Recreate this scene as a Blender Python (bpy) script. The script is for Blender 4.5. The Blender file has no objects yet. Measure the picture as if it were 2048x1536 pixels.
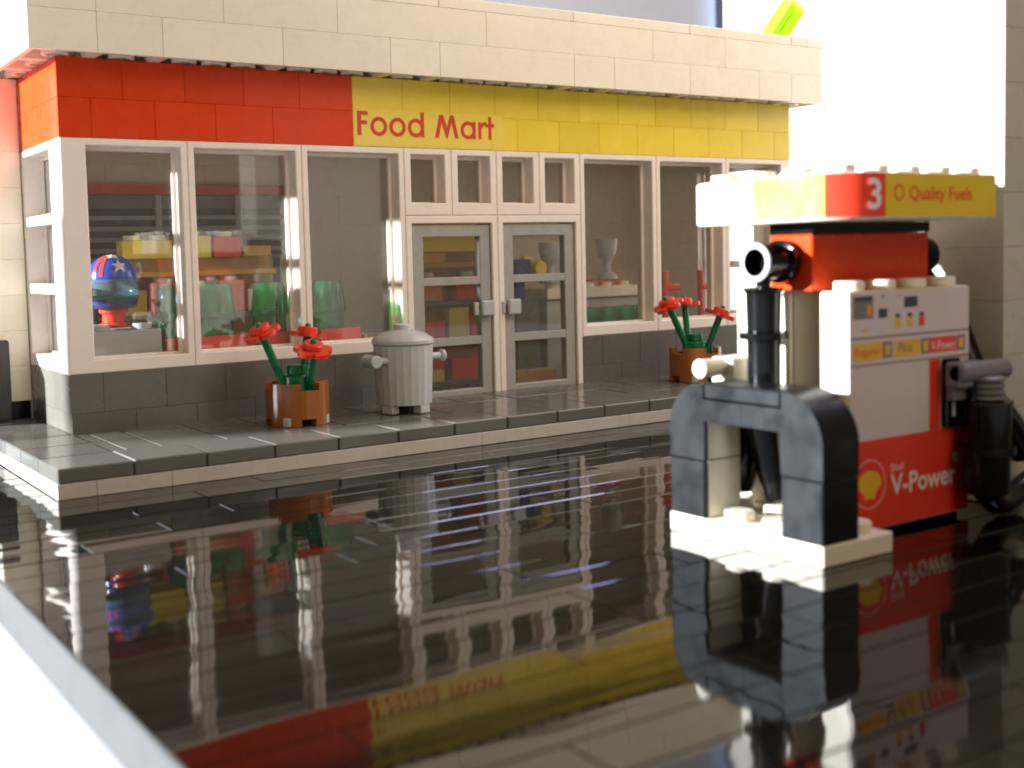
import bpy, math, random
from mathutils import Vector, Matrix
random.seed(7)
K = 0.008                      # one stud = 8 mm; everything below is written in studs
sc = bpy.context.scene
col = sc.collection

# ------------------------------------------------------------------ camera
CAM = (-9.2471, -35.8598, 5.9071)
PITCH, ROLL, YAW = -0.06674, -0.02638, 0.56323
fw = Vector((math.sin(YAW)*math.cos(PITCH), math.cos(YAW)*math.cos(PITCH), math.sin(PITCH)))
rt = Vector((math.cos(YAW), -math.sin(YAW), 0.0))
up = rt.cross(fw)
r2 = math.cos(ROLL)*rt + math.sin(ROLL)*up
u2 = -math.sin(ROLL)*rt + math.cos(ROLL)*up
cd = bpy.data.cameras.new('camera')
cam = bpy.data.objects.new('camera', cd)
col.objects.link(cam)
M = Matrix((r2, u2, -fw)).transposed().to_4x4()
M.translation = Vector(CAM)*K
cam.matrix_world = M
cd.sensor_width = 36.0
cd.lens = 2329.62/2048*36.0
cd.shift_x = 140.457/2048
cd.shift_y = -98.838/2048
cd.clip_start = 0.005
cd.clip_end = 50.0
cd.dof.use_dof = True
cd.dof.focus_distance = 38.5*K
cd.dof.aperture_fstop = 26.0
sc.camera = cam

# ------------------------------------------------------------------ world and lamps
w = bpy.data.worlds.new('World'); sc.world = w; w.use_nodes = True
bg = w.node_tree.nodes['Background']
bg.inputs[0].default_value = (1.0, 0.79, 0.50, 1); bg.inputs[1].default_value = 0.125

def area(name, loc, target, size, power, color, sizey=None, shape='DISK'):
    d = bpy.data.lights.new(name, 'AREA'); d.shape = shape; d.size = size*K
    if sizey: d.size_y = sizey*K
    d.energy = power; d.color = color
    o = bpy.data.objects.new(name, d); col.objects.link(o)
    o.location = Vector(loc)*K
    o.rotation_euler = (Vector(target)-Vector(loc)).to_track_quat('-Z', 'Y').to_euler()
    return o
SUN = Vector((-1.0, 0.335, 0.225)).normalized()
T0 = Vector((6, -6, 4))
area('window_sun_lamp', T0+SUN*260, T0, 8, 200.0, (0.86, 0.93, 1.0))
area('room_lamp', (27, -18, 27), (13, 0, 9), 18, 0.15, (1.0, 0.84, 0.64))
area('front_fill_lamp', (2, -95, 62), (12, -8, 5), 60, 0.95, (1.0, 0.80, 0.56))  # added warm fill from behind the camera, not a known lamp
area('skylight_lamp', (54, -33, 66), (10, -12, 0), 18, 0.6, (0.45, 0.48, 1.0), sizey=16, shape='RECTANGLE')

vs = sc.view_settings
vs.view_transform = 'Standard'; vs.look = 'None'; vs.gamma = 1.0; vs.exposure = 0.62
sc.cycles.use_denoising = True
sc.cycles.filter_width = 1.8
sc.cycles.max_bounces = 10; sc.cycles.transparent_max_bounces = 24
sc.cycles.glossy_bounces = 6; sc.cycles.transmission_bounces = 8; sc.cycles.diffuse_bounces = 4
sc.cycles.sample_clamp_indirect = 6.0
sc.cycles.caustics_reflective = False; sc.cycles.caustics_refractive = False

# ------------------------------------------------------------------ materials
MATS = {}
def plastic(name, rgb, rough=0.28, spec=0.4, var=0.05, bump=0.15, bscale=0.6, coat=0.0, dirt=0.0):
    m = bpy.data.materials.new(name); m.use_nodes = True
    nt = m.node_tree; b = nt.nodes['Principled BSDF']
    b.inputs['Roughness'].default_value = rough
    b.inputs['Specular IOR Level'].default_value = spec
    b.inputs['Coat Weight'].default_value = coat
    # every moulded piece differs a little in shade, with faint mottling
    oi = nt.nodes.new('ShaderNodeObjectInfo')
    geo = nt.nodes.new('ShaderNodeNewGeometry')
    n1 = nt.nodes.new('ShaderNodeTexNoise'); n1.inputs['Scale'].default_value = bscale/K; n1.inputs['Detail'].default_value = 3
    nt.links.new(geo.outputs['Position'], n1.inputs['Vector'])
    ma = nt.nodes.new('ShaderNodeMath'); ma.operation = 'MULTIPLY_ADD'
    nt.links.new(oi.outputs['Random'], ma.inputs[0]); ma.inputs[1].default_value = 2*var; ma.inputs[2].default_value = 1-var
    mb_ = nt.nodes.new('ShaderNodeMath'); mb_.operation = 'MULTIPLY_ADD'
    nt.links.new(n1.outputs['Fac'], mb_.inputs[0]); mb_.inputs[1].default_value = 0.12+dirt; nt.links.new(ma.outputs[0], mb_.inputs[2])
    sb = nt.nodes.new('ShaderNodeMath'); sb.operation = 'SUBTRACT'; nt.links.new(mb_.outputs[0], sb.inputs[0]); sb.inputs[1].default_value = 0.06+dirt/2
    mx = nt.nodes.new('ShaderNodeVectorMath'); mx.operation = 'SCALE'
    mx.inputs[0].default_value = rgb; nt.links.new(sb.outputs[0], mx.inputs['Scale'])
    nt.links.new(mx.outputs[0], b.inputs['Base Color'])
    # fine scuffs vary the gloss
    n2 = nt.nodes.new('ShaderNodeTexNoise'); n2.inputs['Scale'].default_value = 1.6/K; n2.inputs['Detail'].default_value = 2
    nt.links.new(geo.outputs['Position'], n2.inputs['Vector'])
    mr = nt.nodes.new('ShaderNodeMapRange'); mr.inputs[1].default_value = 0.35; mr.inputs[2].default_value = 0.75
    mr.inputs[3].default_value = rough*0.75; mr.inputs[4].default_value = rough*1.35
    nt.links.new(n2.outputs['Fac'], mr.inputs[0]); nt.links.new(mr.outputs[0], b.inputs['Roughness'])
    if bump:
        bp = nt.nodes.new('ShaderNodeBump'); bp.inputs['Strength'].default_value = bump; bp.inputs['Distance'].default_value = 0.05*K
        nt.links.new(n1.outputs['Fac'], bp.inputs['Height']); nt.links.new(bp.outputs[0], b.inputs['Normal'])
    MATS[name] = m; return m
def flat(name, rgb, rough=0.45):
    return plastic(name, rgb, rough, var=0.0, bump=0.0)
def clear(name, rgb, edge=None, diff=0.0, ior=1.5, rough=0.02):
    m = bpy.data.materials.new(name); m.use_nodes = True; nt = m.node_tree
    for n in list(nt.nodes): nt.nodes.remove(n)
    out = nt.nodes.new('ShaderNodeOutputMaterial')
    tr = nt.nodes.new('ShaderNodeBsdfTransparent'); tr.inputs[0].default_value = (*rgb, 1)
    gl = nt.nodes.new('ShaderNodeBsdfGlossy'); gl.inputs['Roughness'].default_value = rough
    # thin sheet: Schlick reflectance, the same from both sides
    lw = nt.nodes.new('ShaderNodeLayerWeight'); lw.inputs[0].default_value = 0.5
    pw = nt.nodes.new('ShaderNodeMath'); pw.operation = 'POWER'; nt.links.new(lw.outputs['Facing'], pw.inputs[0]); pw.inputs[1].default_value = 5.0
    fr = nt.nodes.new('ShaderNodeMath'); fr.operation = 'MULTIPLY_ADD'; r0 = ((ior-1)/(ior+1))**2
    nt.links.new(pw.outputs[0], fr.inputs[0]); fr.inputs[1].default_value = 1-r0; fr.inputs[2].default_value = r0
    mx = nt.nodes.new('ShaderNodeMixShader')
    nt.links.new(fr.outputs[0], mx.inputs[0])
    base = tr.outputs[0]
    if edge:                                             # light crosses more plastic near the outline of a round wall
        mc = nt.nodes.new('ShaderNodeMix'); mc.data_type = 'RGBA'
        p2 = nt.nodes.new('ShaderNodeMath'); p2.operation = 'POWER'; nt.links.new(lw.outputs['Facing'], p2.inputs[0]); p2.inputs[1].default_value = 1.1
        nt.links.new(p2.outputs[0], mc.inputs[0]); mc.inputs[6].default_value = (*rgb, 1); mc.inputs[7].default_value = (*edge, 1)
        nt.links.new(mc.outputs[2], tr.inputs[0])
    if diff:
        df = nt.nodes.new('ShaderNodeBsdfDiffuse'); df.inputs[0].default_value = (*rgb, 1)
        m2 = nt.nodes.new('ShaderNodeMixShader'); m2.inputs[0].default_value = diff
        nt.links.new(tr.outputs[0], m2.inputs[1]); nt.links.new(df.outputs[0], m2.inputs[2]); base = m2.outputs[0]
    nt.links.new(base, mx.inputs[1]); nt.links.new(gl.outputs[0], mx.inputs[2]); nt.links.new(mx.outputs[0], out.inputs[0])
    MATS[name] = m; return m
def glow(name, rgb, s):
    m = bpy.data.materials.new(name); m.use_nodes = True; b = m.node_tree.nodes['Principled BSDF']
    b.inputs['Base Color'].default_value = (0, 0, 0, 1); b.inputs['Roughness'].default_value = 1.0
    b.inputs['Specular IOR Level'].default_value = 0.0
    b.inputs['Emission Color'].default_value = (*rgb, 1); b.inputs['Emission Strength'].default_value = s
    MATS[name] = m; return m

white = plastic('white_plastic', (0.80, 0.73, 0.59), 0.30, var=0.03)
bounce_white = plastic('bounce_lit_white_plastic', (0.82, 0.69, 0.51), 0.32, var=0.04)  # white brick colour with warm bounced light mixed in
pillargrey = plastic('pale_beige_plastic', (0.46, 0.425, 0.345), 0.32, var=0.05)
recess_shade = plastic('shaded_white_plastic', (0.30, 0.255, 0.19), 0.4, var=0.0)  # white pump plastic toned down to stand for shade
frame_white = plastic('white_window_plastic', (0.84, 0.74, 0.65), 0.25, var=0.02)
red = plastic('red_plastic', (0.66, 0.046, 0.006), 0.28, spec=0.25, var=0.06)
yellow = plastic('yellow_plastic', (0.80, 0.60, 0.06), 0.28, spec=0.3, var=0.06)
dgrey = plastic('dark_grey_plastic', (0.135, 0.124, 0.102), 0.24, var=0.08)
pave = plastic('grey_tile_plastic', (0.14, 0.135, 0.115), 0.16, var=0.08, bump=0.10)
kerbgrey = plastic('pale_grey_plastic', (0.56, 0.51, 0.45), 0.3, var=0.03)
lgrey = plastic('light_grey_plastic', (0.46, 0.46, 0.46), 0.26, var=0.02)
doorgrey = plastic('door_grey_plastic', (0.36, 0.35, 0.31), 0.30, var=0.02)
brown = plastic('brown_plastic', (0.30, 0.095, 0.016), 0.2, var=0.03)
green = plastic('green_plastic', (0.0, 0.15, 0.045), 0.3, var=0.03)
flower_red = plastic('flower_red_plastic', (0.72, 0.05, 0.018), 0.3, var=0.05)
black = plastic('black_plastic', (0.004, 0.004, 0.004), 0.16, spec=0.22, var=0.0, bump=0.1)
guard_black = plastic('scuffed_black_plastic', (0.0055, 0.006, 0.007), 0.40, spec=0.22, var=0.1, bump=0.08, dirt=0.35)
blue = plastic('blue_plastic', (0.02, 0.06, 0.42), 0.2, var=0.0)
dblue = plastic('dark_blue_plastic', (0.02, 0.03, 0.16), 0.25, var=0.0)
orange = plastic('orange_plastic', (0.80, 0.28, 0.02), 0.3)
olive = plastic('olive_plastic', (0.10, 0.095, 0.045), 0.3)
ochre = plastic('ochre_plastic', (0.55, 0.30, 0.02), 0.3)
shopfloor = plastic('reddish_floor_plastic', (0.11, 0.045, 0.02), 0.25)
baseplate = plastic('baseplate_plastic', (0.062, 0.060, 0.058), 0.6, var=0.0, bump=0.05)
tablecloth = plastic('white_table_surface', (0.60, 0.60, 0.62), 0.6, var=0.0, bump=0.2, bscale=0.15)
wallpaint = plastic('pale_lilac_wall_paint', (0.90, 0.87, 0.95), 0.8, var=0.0)
bluestrip = plastic('blue_grey_trim', (0.20, 0.24, 0.36), 0.7, var=0.0)
print_red = flat('red_print', (0.60, 0.045, 0.018), 0.4)
print_label_red = flat('label_red_print', (0.72, 0.045, 0.02), 0.4)
print_yellow = flat('yellow_print', (0.72, 0.42, 0.03), 0.4)
print_white = flat('white_print', (0.74, 0.68, 0.66), 0.4)
print_label = flat('label_paper', (0.62, 0.53, 0.53), 0.45)
print_grey = flat('grey_print', (0.18, 0.17, 0.17), 0.4)
print_dark = flat('dark_print', (0.045, 0.05, 0.045), 0.35)
print_line = flat('label_line_print', (0.28, 0.22, 0.23), 0.45)
sunlit_yellow = flat('sunlit_yellow_print', (0.62, 0.52, 0.055), 0.7)  # the sign's yellow, paled for its sunlit, overexposed side
nozzle_grey = plastic('dull_grey_plastic', (0.17, 0.155, 0.15), 0.4, var=0.0)
signyellow = flat('sign_yellow_print', (0.66, 0.46, 0.02), 0.4)
sticker = plastic('yellow_sticker_film', (0.80, 0.61, 0.10), 0.30, var=0.0, bump=0.3, bscale=0.5)
glass = clear('clear_pane', (0.965, 0.96, 0.95), diff=0.03, ior=1.5)
tgreen = clear('clear_green_plastic', (0.30, 0.86, 0.52), diff=0.045, ior=1.6, edge=(0.0, 0.17, 0.06))
tblue = clear('clear_blue_plastic', (0.42, 0.66, 0.80), diff=0.2, ior=1.5)
tlime = clear('clear_lime_plastic', (0.74, 0.86, 0.20), diff=0.08, ior=1.6)
daylight = glow('daylit_window_glow', (1.0, 0.96, 0.90), 1.9)

# the forecourt tiles: polished black, every row slightly bowed so that mirrored edges waver
def floor_mat():
    m = bpy.data.materials.new('polished_black_tile'); m.use_nodes = True; nt = m.node_tree; b = nt.nodes['Principled BSDF']
    b.inputs['Base Color'].default_value = (0.003, 0.0026, 0.0018, 1)
    b.inputs['IOR'].default_value = 1.62
    geo = nt.nodes.new('ShaderNodeNewGeometry'); oi = nt.nodes.new('ShaderNodeObjectInfo')
    mp = nt.nodes.new('ShaderNodeMapping'); mp.inputs['Scale'].default_value = (0.22/K, 1.05/K, 0.5/K)
    nt.links.new(geo.outputs['Position'], mp.inputs['Vector'])
    ad = nt.nodes.new('ShaderNodeVectorMath'); ad.operation = 'ADD'; nt.links.new(mp.outputs[0], ad.inputs[0])
    ml = nt.nodes.new('ShaderNodeMath'); ml.operation = 'MULTIPLY'; ml.inputs[1].default_value = 40.0
    nt.links.new(oi.outputs['Random'], ml.inputs[0]); cb = nt.nodes.new('ShaderNodeCombineXYZ'); nt.links.new(ml.outputs[0], cb.inputs[2])
    nt.links.new(cb.outputs[0], ad.inputs[1])
    n = nt.nodes.new('ShaderNodeTexNoise'); n.inputs['Scale'].default_value = 1.0; n.inputs['Detail'].default_value = 1.0
    nt.links.new(ad.outputs[0], n.inputs['Vector'])
    bp = nt.nodes.new('ShaderNodeBump'); bp.inputs['Strength'].default_value = 0.55; bp.inputs['Distance'].default_value = 0.022*K
    nt.links.new(n.outputs['Fac'], bp.inputs['Height']); nt.links.new(bp.outputs[0], b.inputs['Normal'])
    # faint smears and dust dull the polish in places
    n2 = nt.nodes.new('ShaderNodeTexNoise'); n2.inputs['Scale'].default_value = 0.5/K; n2.inputs['Detail'].default_value = 6
    nt.links.new(geo.outputs['Position'], n2.inputs['Vector'])
    mr = nt.nodes.new('ShaderNodeMapRange'); mr.inputs[1].default_value = 0.3; mr.inputs[2].default_value = 0.8
    mr.inputs[3].default_value = 0.018; mr.inputs[4].default_value = 0.085
    nt.links.new(n2.outputs['Fac'], mr.inputs[0]); nt.links.new(mr.outputs[0], b.inputs['Roughness'])
    MATS['floor'] = m; return m
floorm = floor_mat()

# ------------------------------------------------------------------ mesh helpers (stud units)
class MB:
    def __init__(s): s.v = []; s.f = []
    def add(s, v, f, X=None):
        n = len(s.v)
        s.v += [tuple(X @ Vector(p)) for p in v] if X else [tuple(p) for p in v]
        s.f += [tuple(i+n for i in q) for q in f]; return s
    def box(s, x0, y0, z0, x1, y1, z1, c=0.0, X=None):
        if c <= 0:
            v = [(x, y, z) for x in (x0, x1) for y in (y0, y1) for z in (z0, z1)]
            f = [(0,1,3,2), (4,6,7,5), (0,4,5,1), (2,3,7,6), (0,2,6,4), (1,5,7,3)]
            return s.add(v, f, X)
        cx, cy, cz = (x0+x1)/2, (y0+y1)/2, (z0+z1)/2
        hx, hy, hz = (x1-x0)/2, (y1-y0)/2, (z1-z0)/2
        c = min(c, hx*.9, hy*.9, hz*.9)
        v = []; idx = {}
        for sx in (-1, 1):
            for sy in (-1, 1):
                for sz in (-1, 1):
                    for a in range(3):
                        d = [hx-c, hy-c, hz-c]; d[a] += c
                        idx[(sx, sy, sz, a)] = len(v)
                        v.append((cx+sx*d[0], cy+sy*d[1], cz+sz*d[2]))
        f = []
        def q(keys, n):
            p = [Vector(v[idx[k]]) for k in keys]
            nn = (p[1]-p[0]).cross(p[2]-p[0])
            ks = [idx[k] for k in keys]
            f.append(tuple(ks if nn.dot(Vector(n)) > 0 else ks[::-1]))
        for a in range(3):
            b, d = (a+1) % 3, (a+2) % 3
            for sg in (-1, 1):
                ks = []
                for sb, sd in ((-1,-1), (1,-1), (1,1), (-1,1)):
                    k = [0,0,0]; k[a] = sg; k[b] = sb; k[d] = sd; ks.append((*k, a))
                n = [0,0,0]; n[a] = sg; q(ks, n)
        for a in range(3):                         # edges running along axis a
            b, d = (a+1) % 3, (a+2) % 3
            for sb in (-1, 1):
                for sd in (-1, 1):
                    def k(sa, face):
                        t = [0,0,0]; t[a] = sa; t[b] = sb; t[d] = sd; return (*t, face)
                    n = [0,0,0]; n[b] = sb; n[d] = sd
                    q([k(-1,b), k(1,b), k(1,d), k(-1,d)], n)
        for sx in (-1, 1):
            for sy in (-1, 1):
                for sz in (-1, 1): q([(sx,sy,sz,0), (sx,sy,sz,1), (sx,sy,sz,2)], (sx,sy,sz))
        return s.add(v, f, X)
    def lathe(s, prof, c=(0,0,0), seg=24, X=None, axis='Z', flute=0.0, nfl=12, caps=True):
        v = []; f = []; n = len(prof)
        for i in range(seg):
            a = 2*math.pi*i/seg
            k = 1.0 - (flute if flute and i % 2 else 0.0)
            for r, z in prof:
                p = (r*k*math.cos(a), r*k*math.sin(a), z)
                if axis == 'X': p = (p[2], p[0], p[1])
                if axis == 'Y': p = (p[1], p[2], p[0])
                v.append((p[0]+c[0], p[1]+c[1], p[2]+c[2]))
        for i in range(seg):
            j = (i+1) % seg
            for q in range(n-1): f.append((i*n+q, j*n+q, j*n+q+1, i*n+q+1))
        if caps:
            if prof[0][0] > 1e-6: f.append(tuple(i*n for i in range(seg))[::-1])
            if prof[-1][0] > 1e-6: f.append(tuple(i*n+n-1 for i in range(seg)))
        return s.add(v, f, X)
    def cyl(s, c, r, h, seg=20, axis='Z', b=0.03, X=None):
        b = min(b, r*.4, abs(h)*.4)
        return s.lathe([(r-b, 0), (r, b), (r, h-b), (r-b, h)], c, seg, X, axis)
    def prism(s, pts, y0, y1, X=None):             # outline in (x, z), extruded along y
        n = len(pts)
        a = sum(pts[i][0]*pts[(i+1) % n][1]-pts[(i+1) % n][0]*pts[i][1] for i in range(n))
        if a < 0: pts = pts[::-1]
        v = [(x, y0, z) for x, z in pts]+[(x, y1, z) for x, z in pts]
        f = [tuple(range(n)), tuple(range(2*n-1, n-1, -1))]
        for i in range(n):
            j = (i+1) % n; f.append((i, i+n, j+n, j))
        return s.add(v, f, X)
    def ring(s, cx, cz, ro, ri, y0, y1, a0=0, a1=360, seg=28, X=None):
        full = abs(a1-a0) >= 359.9
        v = []; f = []; m = seg if full else seg+1
        for i in range(m):
            t = math.radians(a0+(a1-a0)*i/seg); ca, sa = math.cos(t), math.sin(t)
            for r in (ro, ri):
                for y in (y0, y1): v.append((cx+r*ca, y, cz+r*sa))
        for i in range(seg):
            a = 4*i; b = 4*((i+1) % m)
            f += [(a, b, b+2, a+2)[::-1], (a+1, a+3, b+3, b+1)[::-1], (a, a+1, b+1, b)[::-1], (a+2, b+2, b+3, a+3)[::-1]]
        if not full: f += [(0,2,3,1), (4*seg, 4*seg+1, 4*seg+3, 4*seg+2)]
        return s.add(v, f, X)
    def tube(s, pts, r, seg=14):
        P = [Vector(p) for p in pts]; v = []; f = []
        rr = r if isinstance(r, (list, tuple)) else [r]*len(P)
        ref = Vector((0.31, 0.77, 0.55)); prev = None
        for i, p in enumerate(P):
            d = (P[min(i+1, len(P)-1)]-P[max(i-1, 0)]).normalized()
            a = (ref - d*ref.dot(d)).normalized() if prev is None else (prev-d*prev.dot(d)).normalized()
            prev = a; b = d.cross(a)
            for k in range(seg):
                t = 2*math.pi*k/seg; v.append(tuple(p+rr[i]*(math.cos(t)*a+math.sin(t)*b)))
        for i in range(len(P)-1):
            for k in range(seg):
                l = (k+1) % seg; f.append((i*seg+k, i*seg+l, (i+1)*seg+l, (i+1)*seg+k))
        f.append(tuple(range(seg))[::-1]); f.append(tuple((len(P)-1)*seg+k for k in range(seg)))
        return s.add(v, f)
    def mesh(s, name, mat, o=(0,0,0), smooth=False):
        me = bpy.data.meshes.new(name)
        me.from_pydata([((x-o[0])*K, (y-o[1])*K, (z-o[2])*K) for x, y, z in s.v], [], s.f)
        if smooth:
            me.polygons.foreach_set('use_smooth', [True]*len(me.polygons))
        me.materials.append(mat); me.update(); return me

WORLD = {}
def put(o, loc, parent=None):
    col.objects.link(o); WORLD[o] = Vector(loc)
    if parent is not None:
        o.parent = parent; o.location = (Vector(loc)-WORLD[parent])*K
    else: o.location = Vector(loc)*K
    return o
def part(name, mb, mat, parent=None, o=None, smooth=None):
    if o is None: o = tuple(WORLD[parent]) if parent is not None else (0,0,0)
    ob = bpy.data.objects.new(name, mb.mesh(name, mat, o, bool(smooth)))
    put(ob, o, parent)
    if smooth and smooth is not True:
        ob.data.set_sharp_from_angle(angle=math.radians(smooth))
    elif smooth: ob.data.set_sharp_from_angle(angle=math.radians(38))
    return ob
def thing(name, loc, label, cat, group=None):
    return tag(put(bpy.data.objects.new(name, None), loc), label, cat, group)
def tag(o, label, cat, group=None):
    o['label'] = label; o['category'] = cat
    if group: o['group'] = group
    if o.type == 'EMPTY': o.empty_display_size = 0.5*K
    return o
CACHE = {}
def brick(parent, x0, y0, z0, x1, y1, z1, mat, name='brick', gap=0.004, c=0.011):
    dx, dy, dz = x1-x0-2*gap, y1-y0-2*gap, z1-z0-gap
    key = (round(dx, 3), round(dy, 3), round(dz, 3), mat.name, c)
    if key not in CACHE:
        CACHE[key] = MB().box(-dx/2, -dy/2, -dz/2, dx/2, dy/2, dz/2, c).mesh(name, mat)
    ob = bpy.data.objects.new(name, CACHE[key])
    return put(ob, ((x0+x1)/2, (y0+y1)/2, (z0+z1)/2), parent)
def stud(mb, x, y, z, r=0.30, h=0.2, seg=20): return mb.cyl((x, y, z), r, h, seg, b=0.025)
def text(s, x0, z0, x1, z1, y, mat, parent, name='lettering', bold=0.0, shear=0.0, X=None, th=0.008):
    cu = bpy.data.curves.new('t', 'FONT'); cu.body = s; cu.size = 1.0; cu.offset = bold; cu.extrude = 0.0; cu.shear = shear
    cu.resolution_u = 4
    o = bpy.data.objects.new('t', cu); col.objects.link(o)
    dg = bpy.context.evaluated_depsgraph_get()
    me = o.evaluated_get(dg).to_mesh()
    V = [tuple(v.co) for v in me.vertices]; F = [tuple(p.vertices) for p in me.polygons]
    o.evaluated_get(dg).to_mesh_clear(); bpy.data.objects.remove(o); bpy.data.curves.remove(cu)
    ax, bx = min(v[0] for v in V), max(v[0] for v in V); az, bz = min(v[1] for v in V), max(v[1] for v in V)
    mb = MB()
    P = [(x0+(v[0]-ax)/(bx-ax)*(x1-x0), y, z0+(v[1]-az)/(bz-az)*(z1-z0)) for v in V]
    # front faces must look towards -y
    F2 = []
    for f in F:
        a, b, c_ = (Vector(P[i]) for i in f[:3])
        F2.append(f if (b-a).cross(c_-a).y < 0 else f[::-1])
    mb.add(P, F2, X)
    return part(name, mb, mat, parent)

# ------------------------------------------------------------------ table and forecourt (the setting)
t = part('table_top', MB().box(-30, -60, -3.0, 60, 60, -0.9), tablecloth)
t['kind'] = 'structure'
GX0, GX1 = -4.8, 32.2
ground = part('forecourt', MB().box(GX0-.03, -33, -0.9, 44, 24, -0.045, 0.03), baseplate, o=(0, 0, -0.34))
ground['kind'] = 'structure'
TILE = {}
def ftile(x0, x1, y0):
    L = round(x1-x0, 2)
    if L not in TILE:
        TILE[L] = MB().box(-L/2+.009, -.491, -.35, L/2-.009, .491, 0.0, 0.015).mesh('tile', floorm)
    o = bpy.data.objects.new('tile', TILE[L])
    put(o, ((x0+x1)/2, y0+.5, random.uniform(-.010, .0)), ground)
    o.rotation_euler = (random.gauss(0, .0035), random.gauss(0, .0010), 0)
for r in range(-31, 12):
    y0 = float(r); x = GX0; end = GX1 if y0 < -6.5 else -2.02
    if y0 >= -6.5: ftile(GX0, -2.02, y0); continue
    first = {-9: 3.9, -10: 5.9}.get(r, random.choice((2.0, 3.0, 4.0, 6.0, 8.0)))
    L = first
    while x < end-.01:
        x1 = min(end, x+L)
        if end-x1 < 1.0: x1 = end
        ftile(x, x1, y0); x = x1; L = random.choice((6.0, 8.0, 8.0, 4.0))

# ------------------------------------------------------------------ raised pavement round the shop
pav = part('pavement', MB().box(-1.9, -5.9, 0.0, 33.9, 12, 0.37), dgrey, o=(0, 0, 0)); pav['kind'] = 'structure'
for a, b in zip((-2, -1, 1, 11, 21, 31), (-1, 1, 11, 21, 31, 34)): brick(pav, a, -6, 0, b, -4, .4, kerbgrey, 'kerb_plate')
for a, b in ((-4, 2), (2, 8), (8, 12)): brick(pav, -2, a, 0, -1, b, .4, kerbgrey, 'kerb_plate')
for k in range(9): brick(pav, -2, -6+2*k, .4, 0, -4+2*k, .8, pave, 'paving_tile', gap=.014, c=.035)
for k in range(17):
    dz = random.uniform(-.012, .012)
    brick(pav, 2*k, -6, .4, 2*k+2, -4, .8+dz, pave, 'paving_tile', gap=.014, c=.035)
brick(pav, 0.02, -4, .38, .40, 0.0, .775, dgrey, 'paving_tile')
xs = [0.42, 1.42]+[1.42+1.95*k for k in range(1, 17)]+[34]
for a, b in zip(xs, xs[1:]):
    brick(pav, a, -4, .4, b, -2, .79+random.uniform(-.012, .008), pave, 'paving_tile', gap=.014, c=.035)
    brick(pav, a, -2, .4, b, 0.1, .79+random.uniform(-.012, .008), dgrey, 'paving_tile', gap=.014, c=.035)

# ------------------------------------------------------------------ the shop
B = thing('shop_building', (16, 5, 0.2), 'white brick toy shop with red and yellow fascia reading Food Mart', 'building')
Z0, ZG, ZW, ZR = 0.2, 2.6, 9.8, 12.2
# grey plinth bricks
for z, first in ((1.4, 1), (0.2, 2)):
    for lo, hi in ((0, 12), (20, 32)):
        xs = [lo]+[x for x in range(lo+first, hi, 2)]+[hi]
        for a, b in zip(xs, xs[1:]): brick(B, a, 0, z, b, 1, z+1.2, dgrey)
    ys = [1]+[y for y in range(1+first, 5, 2)]+[5]
    for a, b in zip(ys, ys[1:]):
        brick(B, 0, a, z, 1, b, z+1.2, dgrey); brick(B, 31, a, z, 32, b, z+1.2, dgrey)
# fascia
def rowx(xs, z, mat, y0=0, y1=1):
    for a, b in zip(xs, xs[1:]): brick(B, a, y0, z, b, y1, z+1.2, mat, 'fascia_brick')
rowx([0, 2, 4, 6, 8, 10], 11.0, red); rowx([0, 1, 3, 5, 7, 10], 9.8, red)
rowx([10, 12, 14, 16, 18, 20, 22, 24, 26, 28, 30, 32], 11.0, yellow)
rowx([10, 11, 13, 15, 17, 19, 21, 23, 25, 27, 29, 31, 32], 9.8, yellow)
for z, ys in ((11.0, (1, 3, 5)), (9.8, (1, 2, 4, 5))):
    for a, b in zip(ys, ys[1:]):
        brick(B, 0, a, z, 1, b, z+1.2, red, 'fascia_brick'); brick(B, 31, a, z, 32, b, z+1.2, yellow, 'fascia_brick')
# back wall and blind side walls
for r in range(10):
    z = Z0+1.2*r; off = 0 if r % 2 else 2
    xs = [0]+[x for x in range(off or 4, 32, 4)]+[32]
    for a, b in zip(xs, xs[1:]): brick(B, a, 9, z, b, 10, z+1.2, bounce_white)
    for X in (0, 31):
        for a, b in ((5, 7), (7, 9)) if r % 2 else ((5, 6), (6, 9)): brick(B, X, a, z, X+1, b, z+1.2, bounce_white)
part('wall_core', MB().box(.3, 9.3, .2, 31.7, 9.7, 12.2).box(.3, 5.05, .2, .7, 9.29, 12.2).box(31.3, 5.05, .2, 31.7, 9.29, 12.2)
     .box(.3, .3, 9.85, 31.7, .7, 12.2).box(.3, .3, .2, 11.95, .7, 2.55).box(20.05, .3, .2, 31.7, .7, 2.55)
     .box(.3, .71, .2, .7, 5.0, 2.55).box(31.3, .71, .2, 31.7, 5.0, 2.55).box(.3, .71, 9.85, .7, 5.0, 12.2).box(31.3, .71, 9.85, 31.7, 5.0, 12.2), white, B)
part('shop_floor', MB().box(.75, .75, .2, 31.25, 9.25, .45), shopfloor, B)
# projecting pilaster on the left, standing on a black plate
for r in range(9):
    z = 1.4+1.2*r; brick(B, -1.25, 5, z, -.02, 6, z+1.2, white, 'pilaster_brick')
part('pilaster_base', MB().box(-1.1, 5.1, .8, -.05, 6, 1.4, .03).box(-.9, 4.9, .8, -.5, 5.1, 1.15, .03), black, B)

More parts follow.
